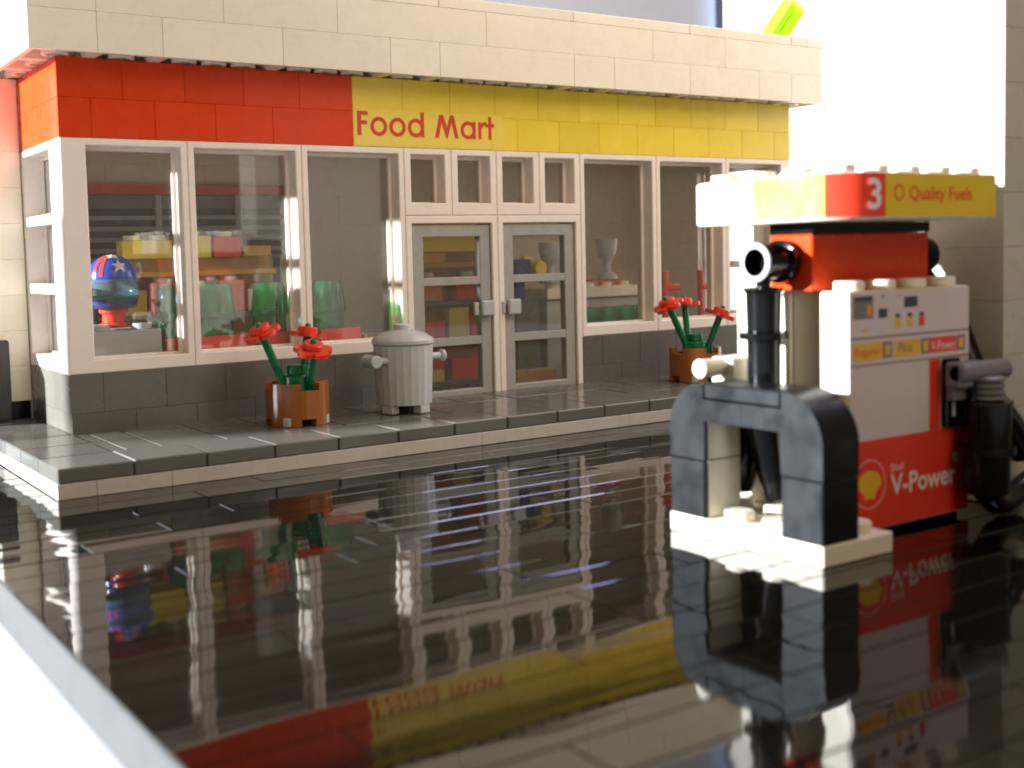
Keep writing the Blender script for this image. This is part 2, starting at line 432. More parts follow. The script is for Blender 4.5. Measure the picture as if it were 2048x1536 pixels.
# windows: one moulded frame with a stepped reveal, and a pane inside
def rect_frame(m, x0, x1, z0, z1, bl, br, bt, bb, y0, y1, c=.03):
    def loop(d_out, d_in, y, inner):
        if not inner: a, b, p, q = x0+d_out, x1-d_out, z0+d_out, z1-d_out
        else: a, b, p, q = x0+bl-d_in, x1-br+d_in, z0+bb-d_in, z1-bt+d_in
        return [(a, y, p), (b, y, p), (b, y, q), (a, y, q)]
    L = [loop(0, 0, y1, False), loop(0, 0, y0+c, False), loop(c, 0, y0, False), loop(0, c, y0, True), loop(0, 0, y0+c, True), loop(0, 0, y1, True)]
    v = [p for l in L for p in l]; f = []
    for k in range(6):
        n = (k+1) % 6
        for t_ in range(4):
            u = (t_+1) % 4; f.append((4*k+t_, 4*n+t_, 4*n+u, 4*k+u)[::-1])
    return m.add(v, f)
def frame_mb(x0, x1, z0, z1, bl, br, bt, bb, y0=0.0, y1=1.0):
    m = MB(); g = .006
    rect_frame(m, x0+g, x1-g, z0+g, z1-g, bl, br, bt, bb, y0, y1)
    e = .012; s_ = .13                                # inner lip that holds the pane
    rect_frame(m, x0+bl-e, x1-br+e, z0+bb-e, z1-bt+e, s_, s_, s_, s_*.6, .56, .66, .015)
    return m
def window(x0, x1, z0, z1, bl=.22, br=.22, bt=.22, bb=.42):
    w_ = part('window', frame_mb(x0, x1, z0, z1, bl, br, bt, bb), frame_white, B, o=((x0+x1)/2, .5, z0))
    part('pane', MB().box(x0+bl+.02, .68, z0+bb-.05, x1-br-.02, .74, z1-bt+.05), glass, w_)
    return w_
window(0, 4, ZG, ZW, bl=.78); window(4, 8, ZG, ZW); window(8, 12, ZG, ZW)
for k in range(4): window(12+2*k, 14+2*k, 7.4, ZW, .28, .28, .22, .44)
window(20, 24, ZG, ZW); window(24, 28, ZG, ZW); window(28, 32, ZG, ZW, br=.6)
# side windows with two cross bars
def rotside(mb, X):                                  # front-wall coordinates (x along wall) -> side wall
    mb.v = [((y if X < 5 else 32-y), x, z) for x, y, z in mb.v]
    mb.f = [f[::-1] for f in mb.f] if X < 5 else mb.f
    return mb
for X in (0, 31):
    m = frame_mb(1.0, 5, ZG, ZW, .25, .25, .22, .42)
    for zb in (7.42, 5.2): m.box(1.26, .02, zb-.16, 4.74, .5, zb+.16, .03)
    w_ = part('window', rotside(m, X), frame_white, B, o=(X+.5, 3, ZG))
    part('pane', rotside(MB().box(1.27, .68, ZG+.37, 4.73, .74, ZW-.17), X), glass, w_)
# double door
for n, x0 in enumerate((12, 16)):
    df = MB(); g = .012
    rect_frame(df, x0+.006, x0+3.994, .2, 7.394, .26, .26, .28, .32, .0, 1.0)
    part('door_frame', df, frame_white, B, o=(x0+2, .5, .2))
    a, b = x0+.31, x0+3.69
    d = MB(); ya, yb = .10, .42; zs = [.52, .98, 2.62, 2.93, 4.85, 5.15, 6.62, 7.06]
    rect_frame(d, a, b, zs[0], zs[-1], .46, .46, zs[7]-zs[6], zs[1]-zs[0], ya, yb)
    for p, q in ((2, 3), (4, 5)): d.box(a+.44, ya+.012, zs[p], b-.44, yb-.004, zs[q], .02)
    dr = part('door', d, doorgrey, B, o=(x0+2, .26, .5))
    for p, q in ((1, 2), (3, 4), (5, 6)):
        part('pane', MB().box(a+.43, .24, zs[p]-.02, b-.43, .28, zs[q]+.02), glass, dr)
    hx = b-.30 if n == 0 else a+.30
    h = MB(); h.box(hx-.29, -.20, 3.66, hx+.29, -.02, 4.24, .05); h.box(hx-.18, -.03, 3.75, hx+.18, .12, 4.1, .02)
    h.box(hx-(.55 if n == 0 else .5), -.06, 3.7, hx-.34, .08, 4.18, .03)
    part('handle', h, lgrey, dr)
# roof: hollow-bottomed bricks overhang the fascia; their tubes show from below
def roof_brick(a, b, z, axis='x'):
    m = MB(); g = .005; x0, x1 = a+g, b-g; t_ = .19; zt = z+1.2-.004
    if axis == 'x':
        m.box(x0, -1, z+.95, x1, 1, zt, .011)
        m.box(x0, -1, z, x1, -1+t_, z+.96, .011); m.box(x0, 1-t_, z, x1, 1, z+.96)
        m.box(x0+.001, -1+t_-.01, z+.002, x0+t_, 1-t_, z+.955); m.box(x1-t_, -1+t_-.01, z+.002, x1-.001, 1-t_, z+.955)
        for k in range(int(a)+1, int(b)): m.lathe([(.29, .02), (.40, .02), (.40, .96)], (k, 0, z), 14, caps=False); m.lathe([(.29, .96), (.29, .02)], (k, 0, z), 14, caps=False)
        return m
    m.box(-1, x0, z+.95, 1, x1, zt, .011)
    m.box(-1, x0, z, -1+t_, x1, z+.96, .011); m.box(1-t_, x0, z, 1, x1, z+.96)
    m.box(-1+t_-.01, x0+.001, z+.002, 1-t_, x0+t_, z+.955); m.box(-1+t_-.01, x1-t_, z+.002, 1-t_, x1-.001, z+.955)
    for k in range(int(a)+1, int(b)): m.lathe([(.29, .02), (.40, .02), (.40, .96)], (0, k, z), 14, caps=False); m.lathe([(.29, .96), (.29, .02)], (0, k, z), 14, caps=False)
    return m
roof = part('roof', MB().box(1.05, 1.05, 12.22, 31.2, 10, 14.55).box(31.2, 1.05, 12.6, 32.95, 10, 14.55), white, B, o=(16, 5, 12.2))
r1 = [-1, 1, 3, 7, 11, 13, 19, 21, 25, 29, 31, 33]
for a, b in zip(r1, r1[1:]): part('roof_brick', roof_brick(a, b, 12.2), white, roof, o=((a+b)/2, 0, 12.2))
for a, b in ((1, 3), (3, 7), (7, 10)): part('roof_brick', roof_brick(a, b, 12.2, 'y'), white, roof, o=(0, (a+b)/2, 12.2))
r2_ = [-1, 1, 5, 9, 15, 23, 27, 33]
for a, b in zip(r2_, r2_[1:]): brick(roof, a, -1, 13.4, b, 1, 14.6, white, 'roof_brick')
for a, b in ((1, 5), (5, 10)): brick(roof, -1, a, 13.4, 1, b, 14.6, white, 'roof_brick')
r3 = [-1, 1, 7, 13, 19, 25, 31, 32, 33]
for a, b in zip(r3, r3[1:]): brick(roof, a, -1, 14.6, b, 0, 15.0, white, 'cap_tile', c=.03)
for a, b in ((0, 4), (4, 10)): brick(roof, -1, a, 14.6, 0, b, 15.0, white, 'cap_tile', c=.03)
part('roof_deck', MB().box(.02, .02, 14.58, 32.9, 10, 14.78, .02), white, roof)

# sticker with the shop's name, letters cut from geometry
st = part('name_sticker', MB().box(10.04, -.006, 9.84, 16.35, .01, 11.10), sticker, B, o=(13, 0, 10.5))
Y0, Y1 = -.014, -.004
def letter(fn):
    m = MB(); fn(m); return part('letter', m, print_red, st)
def fF(m):
    m.box(10.16, Y0, 10.19, 10.32, Y1, 11.02); m.box(10.31, Y0-.001, 10.88, 10.58, Y1-.001, 11.02); m.box(10.31, Y0-.001, 10.56, 10.55, Y1-.001, 10.70)
letter(fF)
for cx in (11.02, 11.775): letter(lambda m, cx=cx: m.ring(cx, 10.51, .335, .20, Y0, Y1))
def fd(m): m.ring(12.53, 10.51, .335, .20, Y0, Y1); m.box(12.735, Y0-.001, 10.19, 12.875, Y1-.001, 11.07)
letter(fd)
def fM(m):
    m.prism([(13.33, 10.19), (13.49, 10.19), (13.69, 11.02), (13.53, 11.02)], Y0, Y1)
    m.prism([(13.53, 11.02), (13.69, 11.02), (13.91, 10.42), (13.81, 10.19)], Y0-.001, Y1-.001)
    m.prism([(13.81, 10.19), (13.87, 10.19), (14.14, 11.02), (13.99, 11.02), (13.78, 10.36)], Y0-.002, Y1-.002)
    m.prism([(14.0, 11.02), (14.15, 11.02), (14.345, 10.19), (14.19, 10.19)], Y0-.003, Y1-.003)
letter(fM)
def fa(m): m.ring(14.77, 10.505, .33, .195, Y0, Y1); m.box(14.965, Y0-.001, 10.19, 15.10, Y1-.001, 10.82)
letter(fa)
def fr_(m): m.box(15.22, Y0, 10.19, 15.355, Y1, 10.82); m.ring(15.52, 10.60, .235, .10, Y0-.001, Y1-.001, 70, 180, 12)
letter(fr_)
def ft(m): m.box(15.675, Y0, 10.19, 15.81, Y1, 11.03); m.box(15.55, Y0-.001, 10.64, 15.935, Y1-.001, 10.77)
letter(ft)

# lime block leaning on the roof
X = Matrix.Translation((31.35, .5, 15.02)) @ Matrix.Rotation(math.radians(34), 4, 'Y') @ Matrix.Rotation(math.radians(12), 4, 'X')
lb = part('lime_block', MB().box(-.42, -.42, 0, .42, .42, 2.0, .03, X), tlime, o=(31.35, .5, 15))
tag(lb, 'clear lime green block tilted over on the right end of the roof', 'block')
m = MB(); m.lathe([(.16, .1), (.16, 1.9)], (0, 0, 0), 12, X); m.box(-.38, -.38, .12, -.32, .38, 1.9, 0, X); m.box(.32, -.38, .12, .36, .38, 1.9, 0, X)
part('inner_tube', m, tlime, lb)

# ------------------------------------------------------------------ flower pots
def pot(x, y, label):
    p = thing('flower_pot', (x, y, .8), label, 'flower pot', 'brown pots on the pavement')
    body = MB(); n = 40
    # outer wall with four square notches above and below
    ro, ri = 1.0, .78
    z0, z1, zt, zb = .8, 2.12, 1.9, 1.03
    for i in range(n):
        a0, a1 = 2*math.pi*i/n, 2*math.pi*(i+1)/n
        k = (i+2) % 10
        top = zt if k < 4 else z1
        bot = zb if k < 3 else z0
        q = [(r*math.cos(a)+x, r*math.sin(a)+y, z) for a in (a0, a1) for r in (ri, ro) for z in (bot, top)]
        body.add(q, [(0,2,3,1), (4,5,7,6), (0,1,5,4), (2,6,7,3), (0,4,6,2), (1,3,7,5)])
    body.lathe([(.0, 1.72), (.8, 1.72), (.8, 1.5)], (x, y, 0), 24)
    part('pot_body', body, brown, p, smooth=30)
    for dx, dy in ((-.5, -.5), (.5, -.5), (-.5, .5), (.5, .5)):
        part('foot_stud', MB().cyl((x+dx*1.05, y+dy*1.05, .8), .28, .3), lgrey, p, smooth=30)
    return p
def flower_head(m_f, m_c, base, d):
    d = Vector(d).normalized(); q = d.to_track_quat('Z', 'Y').to_matrix().to_4x4()
    Xf = Matrix.Translation(base) @ q
    pts = []
    n = 60
    for i in range(n):
        a = 2*math.pi*i/n; r = .43+.19*abs(math.cos(2.5*a))**.6
        pts.append((r*math.cos(a), r*math.sin(a)))
    v = [(a, b, .0) for a, b in pts]+[(a*1.0, b*1.0, .14) for a, b in pts]
    f = [tuple(range(n))[::-1], tuple(range(n, 2*n))]+[(i, (i+1) % n, (i+1) % n+n, i+n) for i in range(n)]
    m_f.add(v, f, Xf)
    m_f.cyl((0, 0, .13), .32, .20, 22, X=Xf)
    m_c.lathe([(.0, .46), (.06, .45), (.10, .40), (.10, .30)][::-1], (0, 0, 0), 12, Xf)
def plant(x, y, label, heads):
    p = thing('flower_plant', (x, y, 1.72), label, 'flowers', 'red flowers in brown pots')
    c = MB().cyl((x, y, 1.72), .42, .62, 22, b=.06).cyl((x, y, 2.34), .30, .3, 22)
    part('plant_core', c, green, p, smooth=30)
    for k, (bx, by, bz, hx, hy, hz) in enumerate(heads):
        b = Vector((x+bx, y+by, bz)); h = Vector((x+hx, y+hy, hz))
        part('stem', MB().tube([b-Vector((0, 0, .45)), b, b+(h-b)*.5, h+(h-b).normalized()*.1], .13), green, p, smooth=30)
        mf, mc = MB(), MB(); flower_head(mf, mc, h, (h-b))
        fl = part('flower', mf, flower_red, p, smooth=30)
        part('flower_tip', mc, green, fl, smooth=True)
pot(6.32, -2.6, 'brown notched pot beside the grey trash can')
plant(6.32, -2.6, 'red flowers with green stems in the pot left of the trash can',
      [(-.42, .1, 2.1, -1.08, .05, 3.62), (.25, -.42, 2.1, .22, -.75, 3.05), (.38, .38, 2.1, .62, .45, 3.45)])
pot(23.5, -2.6, 'brown notched pot near the arched pump guard, below the right windows')
plant(23.5, -2.6, 'three red flowers in the pot below the right-hand windows',
      [(-.45, .05, 2.25, -1.15, .2, 3.72), (.05, .4, 2.2, .15, .7, 3.66), (.42, -.3, 2.1, .8, -.55, 3.28)])

# ------------------------------------------------------------------ trash can
cx, cy = 10.22, -2.6
T = thing('trash_can', (cx, cy, .8), 'light grey fluted trash can with domed lid beside the left door', 'trash can')
part('can_body', MB().lathe([(.86, 1.08), (.92, 1.1), (1.0, 3.04), (.96, 3.06)], (cx, cy, 0), 48, flute=.022), lgrey, T, smooth=20)
part('foot_ring', MB().lathe([(.55, .8), (.6, .8), (.6, 1.1), (.55, 1.1)], (cx, cy, 0), 24), black, T, smooth=30)
for a in (-70, 20, 110, 200):
    Xf = Matrix.Translation((cx, cy, 0)) @ Matrix.Rotation(math.radians(a), 4, 'Z')
    part('foot', MB().box(.55, -.24, .8, .9, .24, 1.09, .03, Xf), lgrey, T)
lid = part('lid', MB().lathe([(1.02, 3.07), (1.04, 3.1), (1.04, 3.2), (.98, 3.28), (.72, 3.43), (.42, 3.53), (.40, 3.54)], (cx, cy, 0), 40), lgrey, T, smooth=30)
part('lid_knob', MB().lathe([(.30, 3.53), (.30, 3.68), (.27, 3.72)], (cx, cy, 0), 24), lgrey, lid, smooth=30)
for s, (ax, ay) in ((-1, (-1.35, -.38)), (1, (1.55, .0))):
    y_ = cy+ay
    h = MB().tube([(cx+s*.8, y_, 2.58), (cx+ax, y_, 2.58)], .125)
    hd = part('handle', h, lgrey, T, smooth=30)
    if s < 0: part('handle_knob', MB().cyl((cx+ax-.02, y_-.30, 2.58), .21, .75, 20, 'Y'), lgrey, hd, smooth=30)
    else: part('handle_knob', MB().cyl((cx+ax-.12, y_, 2.58), .21, .20, 20, 'X', .06), lgrey, hd, smooth=30)

# ------------------------------------------------------------------ pump island
isl = thing('island_base', (8.8, -19.75, 0), 'white studded base plate under the black arched guard', 'base plate')
part('plate', MB().box(7.8, -21.75, 0, 9.82, -17.75, .4, .025), white, isl)
for yy in (-20.25, -19.25):
    for xx in (8.3, 9.35): part('stud', stud(MB(), xx, yy, .4), white, isl, smooth=30)
for yy in (-21.25, -18.25): part('stud', stud(MB(), 9.35, yy, .4), white, isl, smooth=30)
G = thing('pump_guard', (8.3, -19.75, .4), 'scuffed black arched guard standing in front of the fuel pump', 'guard')
ya, yb = -21.74, -17.76
def arc(cy_, cz_, r, a0, a1, n=14): return [(cy_+r*math.cos(math.radians(a0+(a1-a0)*i/n)), cz_+r*math.sin(math.radians(a0+(a1-a0)*i/n))) for i in range(n+1)]
def yz_prism(pts, x0, x1):                           # outline in (y, z), extruded along x
    m = MB().prism(pts, 0, 1)
    m.v = [(x0+(x1-x0)*y, x, z) for x, y, z in m.v]; m.f = [f[::-1] for f in m.f]; return m
gx0, gx1 = 7.82, 8.84
for s in (-1, 1):
    o_ = ya if s < 0 else yb
    i_ = o_-s*.99
    lo, hi = min(o_, i_), max(o_, i_)
    part('lower_block', MB().box(gx0, lo, .4, gx1, hi, 1.59, .03), guard_black, G)
    c_ = o_-s*.98
    m_ = -19.75-s*-.006 if s < 0 else -19.75+.006
    pts = [(o_, 1.61)]+[(c_+s*.98*math.cos(t_), 2.22+.98*math.sin(t_)) for t_ in [math.pi/2*i/12 for i in range(13)]]
    pts += [(-19.75+s*1.02, 3.2), (-19.75+s*1.02, 2.86), (m_, 2.86), (m_, 2.42), (i_, 2.42), (i_, 1.61)]
    part('arch_block', yz_prism(pts, gx0, gx1), guard_black, G, smooth=30)
for z_, zt_ in ((.4, 1.6), (1.6, 2.41)): part('pale_inner_sheet', MB().box(gx0+.10, -18.765, z_+.012, gx1, -18.745, zt_-.012, .005), pillargrey, G)  # thin pale sheets on the inner face of the far leg
part('top_tile', MB().box(gx0-.004, -20.74, 2.885, gx1, -18.76, 3.2, .03), guard_black, G)

P = thing('fuel_pump', (11.8, -19.25, .1), 'white and red fuel pump with printed front and numbered sign on top', 'fuel pump')
px0, px1 = 9.8, 13.8
part('body', MB().box(px0, -20.72, .16, px1, -20.02, 5.0, .05).box(px0+.02, -19.3, .4, px1, -17.76, 5.0, .05), white, P)
part('core', MB().box(px0+1.3, -20.03, .3, px1-.1, -19.29, 4.98), white, P)
part('recess_shade_sheet', MB().box(px0+.06, -19.335, .42, px0+1.3, -19.305, 4.96), recess_shade, P)  # dull sheet added to darken the recess as if shaded
part('plinth', MB().box(px0+.05, -20.5, .0, px1-.1, -17.9, .16), black, P)
for k in range(4):
    part('stud', stud(MB(), px0+.5+k, -20.36, 5.0), white, P, smooth=30)
    part('stud', stud(MB(), px0+.5+k, -18.25, 5.0), white, P, smooth=30)
part('red_box', MB().box(px0, -19.86, 5.0, px1-.2, -18.76, 6.17, .03), red, P)
part('black_plate', MB().box(px0-.02, -19.9, 6.175, px1-.2, -18.74, 6.4, .02), black, P)
# sign with rounded corners
sx0, sx1, sy0, sy1, sz0, sz1, sr = 9.02, 14.05, -21.27, -17.25, 6.41, 7.33, 1.0
def rrect(x0, x1, y0, y1, rl, n=10):
    pts = []; q = .28
    for cx_, cy_, a, r in ((x1-q, y0+q, -90, q), (x1-q, y1-q, 0, q), (x0+q, y1-q, 90, q), (x0+rl, y0+rl, 180, rl)):
        for i in range(n+1):
            t_ = math.radians(a+90*i/n); pts.append((cx_+r*math.cos(t_), cy_+r*math.sin(t_)))
    return pts
def zprism(pts, z0, z1, c=.04):
    n = len(pts); ccx = sum(p[0] for p in pts)/n; ccy = sum(p[1] for p in pts)/n
    def ins(d): return [(x+(ccx-x)*d/abs(sx1-ccx), y+(ccy-y)*d/abs(sy1-ccy)) for x, y in pts]
    L = [(ins(c), z0), (pts, z0+c), (pts, z1-c), (ins(c), z1)]
    v = [(x, y, z) for pp, z in L for x, y in pp]; f = [tuple(range(n))[::-1], tuple(range(3*n, 4*n))]
    for k in range(3):
        for i in range(n):
            j = (i+1) % n; f.append((k*n+i, k*n+j, (k+1)*n+j, (k+1)*n+i))
    return MB().add(v, f)
sg = part('sign', zprism(rrect(sx0, sx1, sy0, sy1, sr), sz0, sz1), white, P, smooth=30)
m = MB()
for i in range(5):
    for j in range(4):
        part('stud', stud(MB(), sx0+.52+i, sy0+.52+j, sz1-.01, h=.17), white, sg, smooth=30)
def wrap(path, z0, z1, off, mat, name):              # printed strip following the sign's outline
    m = MB(); n = len(path)
    v = []
    for i, (x, y) in enumerate(path):
        a = path[max(i-1, 0)]; b = path[min(i+1, n-1)]
        t_ = Vector((b[0]-a[0], b[1]-a[1])).normalized(); nx, ny = t_.y, -t_.x
        for z in (z0, z1): v.append((x+nx*off, y+ny*off, z))
    f = [(2*i, 2*i+2, 2*i+3, 2*i+1) for i in range(n-1)]
    return part(name, MB().add(v, f), mat, sg, smooth=True)
corner = [(sx0+sr+sr*math.cos(math.radians(a)), sy0+sr+sr*math.sin(math.radians(a))) for a in range(180, 271, 9)]
wrap([(sx0, -19.0), (sx0, -19.8), (sx0, sy0+sr+.02)]+corner[:4], sz0+.06, sz1-.02, .006, sunlit_yellow, 'sunlit_yellow_strip')
wrap(corner[3:]+[(9.9, sy0), (10.24, sy0)], sz0+.05, sz1-.02, .008, print_label_red, 'red_strip')
wrap([(10.24, sy0), (12, sy0), (sx1-.30, sy0)]+[(sx1-.28+.28*math.cos(math.radians(a)), sy0+.28+.28*math.sin(math.radians(a))) for a in range(-90, -20, 10)], sz0+.05, sz1-.02, .006, signyellow, 'yellow_strip')
text('3', 9.72, 6.60, 10.10, 7.20, sy0-.014, print_white, sg, 'numeral', .02)
text('Quality Fuels', 10.97, 6.70, 13.02, 7.06, sy0-.012, print_label_red, sg, 'lettering', .012)
def pecten(cx_, cz_, w_, h_, y, mat, parent, name='shell_emblem', n=56, hollow=False):
    pts = []
    for i in range(n+1):
        a = math.radians(-28+236*i/n)
        r = 1.0+.055*abs(math.sin((a+math.radians(28))*3.4))
        pts.append((cx_+w_/2*r*math.cos(a), cz_+h_*.36*r*math.sin(a)+h_*.05))
    pts += [(cx_-w_*.26, cz_-h_*.30), (cx_-w_*.24, cz_-h_*.45), (cx_+w_*.24, cz_-h_*.45), (cx_+w_*.26, cz_-h_*.30)]
    return part(name, MB().prism(pts, y-.004, y+.002), mat, parent)
part('emblem_ring', MB().ring(10.65, 6.93, .16, .115, sy0-.012, sy0-.008), print_label_red, sg)

# printed front: paper label with marks on it
ly = -20.735
lab = part('label', MB().box(px0+.03, ly, .14, px1-.05, ly+.02, 4.98), print_label, P, o=(11.8, ly, .1))
def mark(x0, z0, x1, z1, mat, name='mark', d=.006): return part(name, MB().box(x0, ly-d, z0, x1, ly-.001, z1), mat, lab)
mark(9.84, .15, 13.74, 1.98, print_label_red, 'red_panel')
mark(12.38, 1.985, 12.74, 3.48, print_label_red, 'red_stripe')
mark(9.84, 4.03, 13.74, 4.08, print_line, 'line'); mark(9.84, 3.49, 13.74, 3.53, print_line, 'line')
mark(9.93, 3.60, 10.84, 3.96, print_yellow, 'grade_panel'); mark(11.22, 3.60, 12.07, 3.95, print_yellow, 'grade_panel'); mark(12.40, 3.62, 13.30, 3.95, print_label_red, 'grade_panel')
for a in (10.86, 12.10, 13.32): mark(a, 3.62, a+.30, 3.95, print_grey, 'grade_button'); mark(a+.07, 3.68, a+.23, 3.89, print_yellow, 'button_face', .010)
text('Regular', 9.97, 3.66, 10.80, 3.86, ly-.010, print_label_red, lab)
text('Plus', 11.36, 3.70, 11.80, 3.90, ly-.010, print_grey, lab)
text('V-Power', 12.44, 3.68, 13.26, 3.86, ly-.010, print_white, lab)
mark(9.95, 4.44, 10.56, 4.90, print_grey, 'screen'); mark(9.99, 4.80, 10.52, 4.88, print_dark, 'screen_bar', .010); mark(10.37, 4.5, 10.5, 4.72, orange, 'screen_picture', .010)
mark(10.73, 4.44, 11.0, 4.63, print_dark, 'keypad'); mark(11.55, 4.62, 11.98, 4.84, print_dark, 'display')
for a, mt in ((11.25, print_yellow), (11.64, print_yellow), (12.03, print_label_red)):
    mark(a, 4.21, a+.18, 4.41, mt, 'octane_button'); mark(a+.02, 4.42, a+.16, 4.50, print_dark, 'octane_display')
mark(10.22, 4.18, 10.40, 4.24, print_yellow, 'card_mark'); mark(11.28, 4.86, 11.5, 4.87, print_line, 'line'); mark(10.83, 4.84, 10.91, 4.9, print_grey, 'mark')
pecten(10.44, 1.08, .70, .66, ly-.006, print_yellow, lab)
part('emblem_ring', MB().ring(10.44, 1.08, .50, .485, ly-.009, ly-.004, seg=40), print_white, lab)
text('Shell', 11.10, 1.26, 11.52, 1.42, ly-.010, print_white, lab)
text('V-Power', 11.10, .76, 13.30, 1.20, ly-.010, print_white, lab, bold=.022)
part('emblem_ring', MB().ring(13.29, 1.33, .105, .055, ly-.010, ly-.004), print_white, lab)
# nozzle holder and nozzle at the right of the front
nz = part('nozzle_holder', MB().box(12.76, ly-.16, 2.02, 13.24, ly-.02, 3.48, .03), black, P)
part('holder_slot', MB().box(12.93, ly-.175, 2.25, 13.03, ly-.15, 2.55), lgrey, nz)
g_ = MB().box(12.62, -21.3, 2.88, 13.6, -20.92, 3.42, .05); g_.cyl((12.62, -21.2, 3.2), .22, 1.72, 22, 'X', .06); g_.box(12.7, -21.1, 2.6, 13.25, -20.9, 2.9, .03)
part('nozzle_grip', g_, nozzle_grey, P, smooth=30)
nb = MB()
for k in range(4): nb.lathe([(.30, 2.58+.13*k), (.37, 2.62+.13*k), (.37, 2.67+.13*k), (.30, 2.71+.13*k)], (13.52, -21.3, 0), 20)
part('nozzle_spring', nb, nozzle_grey, P, smooth=30)
part('nozzle_collar', MB().tube([(13.12, -21.25, 2.6), (13.12, -21.25, 3.0), (13.25, -21.25, 3.2), (13.42, -21.25, 3.24)], .08), black, P, smooth=30)
part('nozzle_barrel', MB().lathe([(.40, .58), (.46, .62), (.48, 1.42), (.58, 1.44), (.58, 1.62), (.48, 1.64), (.50, 2.50), (.53, 2.52), (.53, 2.58), (.3, 2.58)], (13.52, -21.3, 0), 24), black, P, smooth=30)
part('hose', MB().tube([(13.7, -20.9, 3.0), (14.3, -20.95, 2.4), (14.75, -21, 1.95), (15.3, -21.05, 1.25)], .33, 16), black, P, smooth=30)
part('hose', MB().tube([(13.55, -21.3, .6), (13.9, -21.25, .36), (14.3, -21.2, .30), (14.9, -21.1, .36), (15.6, -21.1, .6)], .27, 14), black, P, smooth=30)
part('hose', MB().tube([(14.1, -19.3, 5.4), (14.35, -19.4, 5.0), (14.55, -19.9, 4.0), (14.45, -20.3, 3.2)], [.16, .2, .3, .3], 14), black, P, smooth=30)
# hose reel ends on the red box
e = MB().lathe([(.30, -.04), (.36, -.04), (.41, 0), (.41, .06), (.36, .10), (.36, .62), (.45, .64), (.45, .8), (.36, .82), (.36, .9)], (8.9, -19.2, 5.62), 26, axis='X', caps=False)
e.lathe([(.30, -.04), (.28, .3), (0.0, .3)], (8.9, -19.2, 5.62), 26, axis='X', caps=False)
part('hose_socket', e, black, P, smooth=30)
part('socket_rim', MB().lathe([(.29, -.055), (.385, -.055), (.40, -.03), (.40, .0)], (8.9, -19.2, 5.62), 26, axis='X', caps=False), lgrey, P, smooth=30)
part('hose_socket', MB().lathe([(0, .0), (.36, 0), (.40, .06), (.40, .7), (.3, .8), (0, .82)], (13.55, -19.3, 5.66), 24, axis='X'), black, P, smooth=30)
part('hose_grip', MB().lathe([(.33, 2.7), (.34, 4.02), (.50, 4.05), (.50, 4.2), (.34, 4.22), (.36, 5.0), (.40, 5.03), (.40, 5.10), (.15, 5.12), (.15, 5.4)], (9.1, -19.2, 0), 24), black, P, smooth=30)
part('hose', MB().tube([(9.1, -19.2, 2.9), (9.2, -19.1, 2.3), (9.3, -19.15, 1.6), (9.35, -19.3, .7)], [.33, .40, .34, .24], 16), black, P, smooth=30)
part('rear_nozzle_barrel', MB().tube([(9.42, -18.5, 2.75), (9.38, -18.42, 2.1), (9.32, -18.3, 1.3), (9.3, -18.25, .75)], [.40, .43, .40, .30], 18), black, P, smooth=30)
part('rear_nozzle_grip', MB().cyl((8.2, -18.2, 3.42), .2, 1.6, 20, 'X', .06).box(8.9, -18.5, 3.0, 9.8, -17.9, 3.62, .04), white, P, smooth=30)

# ------------------------------------------------------------------ pillar behind the pump
C = thing('brick_pillar', (19, -19.8, 0), 'tall pale brick pillar standing right behind the fuel pump', 'pillar')
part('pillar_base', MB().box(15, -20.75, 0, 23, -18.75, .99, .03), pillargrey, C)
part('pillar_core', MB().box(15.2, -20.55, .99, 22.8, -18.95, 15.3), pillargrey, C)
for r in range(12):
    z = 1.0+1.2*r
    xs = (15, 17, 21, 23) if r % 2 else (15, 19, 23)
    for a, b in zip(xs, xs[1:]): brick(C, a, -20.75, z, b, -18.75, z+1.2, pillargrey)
gb = part('grey_cabinet', MB().box(-5.2, 4.75, .8, -.72, 6.6, 3.5, .06).box(-5.0, 4.72, 1.3, -1.0, 4.76, 3.2, .02), baseplate, o=(-3, 5.6, .8))
tag(gb, 'grey cabinet at the left edge beside the shop pilaster', 'cabinet')

# unseen board added left of the view so that it keeps the low sun off the pots and the trash can
PY = thing('sun_blocker', (-30, 9.6, -.9), 'unseen white board on a thin grey pole, added left of the shop to block sun', 'sign')
part('board', MB().box(-30.4, 7.7, 8.4, -29.6, 9.95, 14.2, .05), white, PY)
part('pole', MB().cyl((-30, 9.6, -.9), .18, 9.4, 16), lgrey, PY, smooth=30)
part('foot', MB().box(-31, 8.6, -.9, -29, 10.6, -.5, .05), dgrey, PY)

# ------------------------------------------------------------------ things inside the shop
# novelty ball dispenser in the first window
D = thing('ball_dispenser', (1.95, 1.85, 3.9), 'blue starred dome dispenser on a red stem behind the first window', 'dispenser')
dx, dy = 1.98, 1.9
part('stem', MB().lathe([(.45, 3.92), (.5, 3.95), (.5, 4.0), (.36, 4.06), (.36, 4.32), (.46, 4.38), (.46, 4.5), (.4, 4.54)], (dx, dy, 0), 24), flower_red, D, smooth=30)
part('lower_bowl', MB().lathe([(.42, 4.5), (.66, 4.52), (.78, 4.62), (.80, 4.86)], (dx, dy, 0), 28), dblue, D, smooth=30)
part('visor', MB().lathe([(.80, 4.84), (.83, 4.9), (.83, 5.42), (.79, 5.46)], (dx, dy, 0), 32), tblue, D, smooth=30)
part('trim_ring', MB().lathe([(.835, 4.86), (.845, 4.88), (.845, 4.92), (.835, 4.94)], (dx, dy, 0), 32, caps=False), green, D, smooth=30)
dome = part('dome', MB().lathe([(.80, 5.40)]+[(.80*math.cos(math.radians(a)), 5.46+.80*math.sin(math.radians(a))) for a in range(0, 91, 10)], (dx, dy, 0), 32), blue, D, smooth=30)
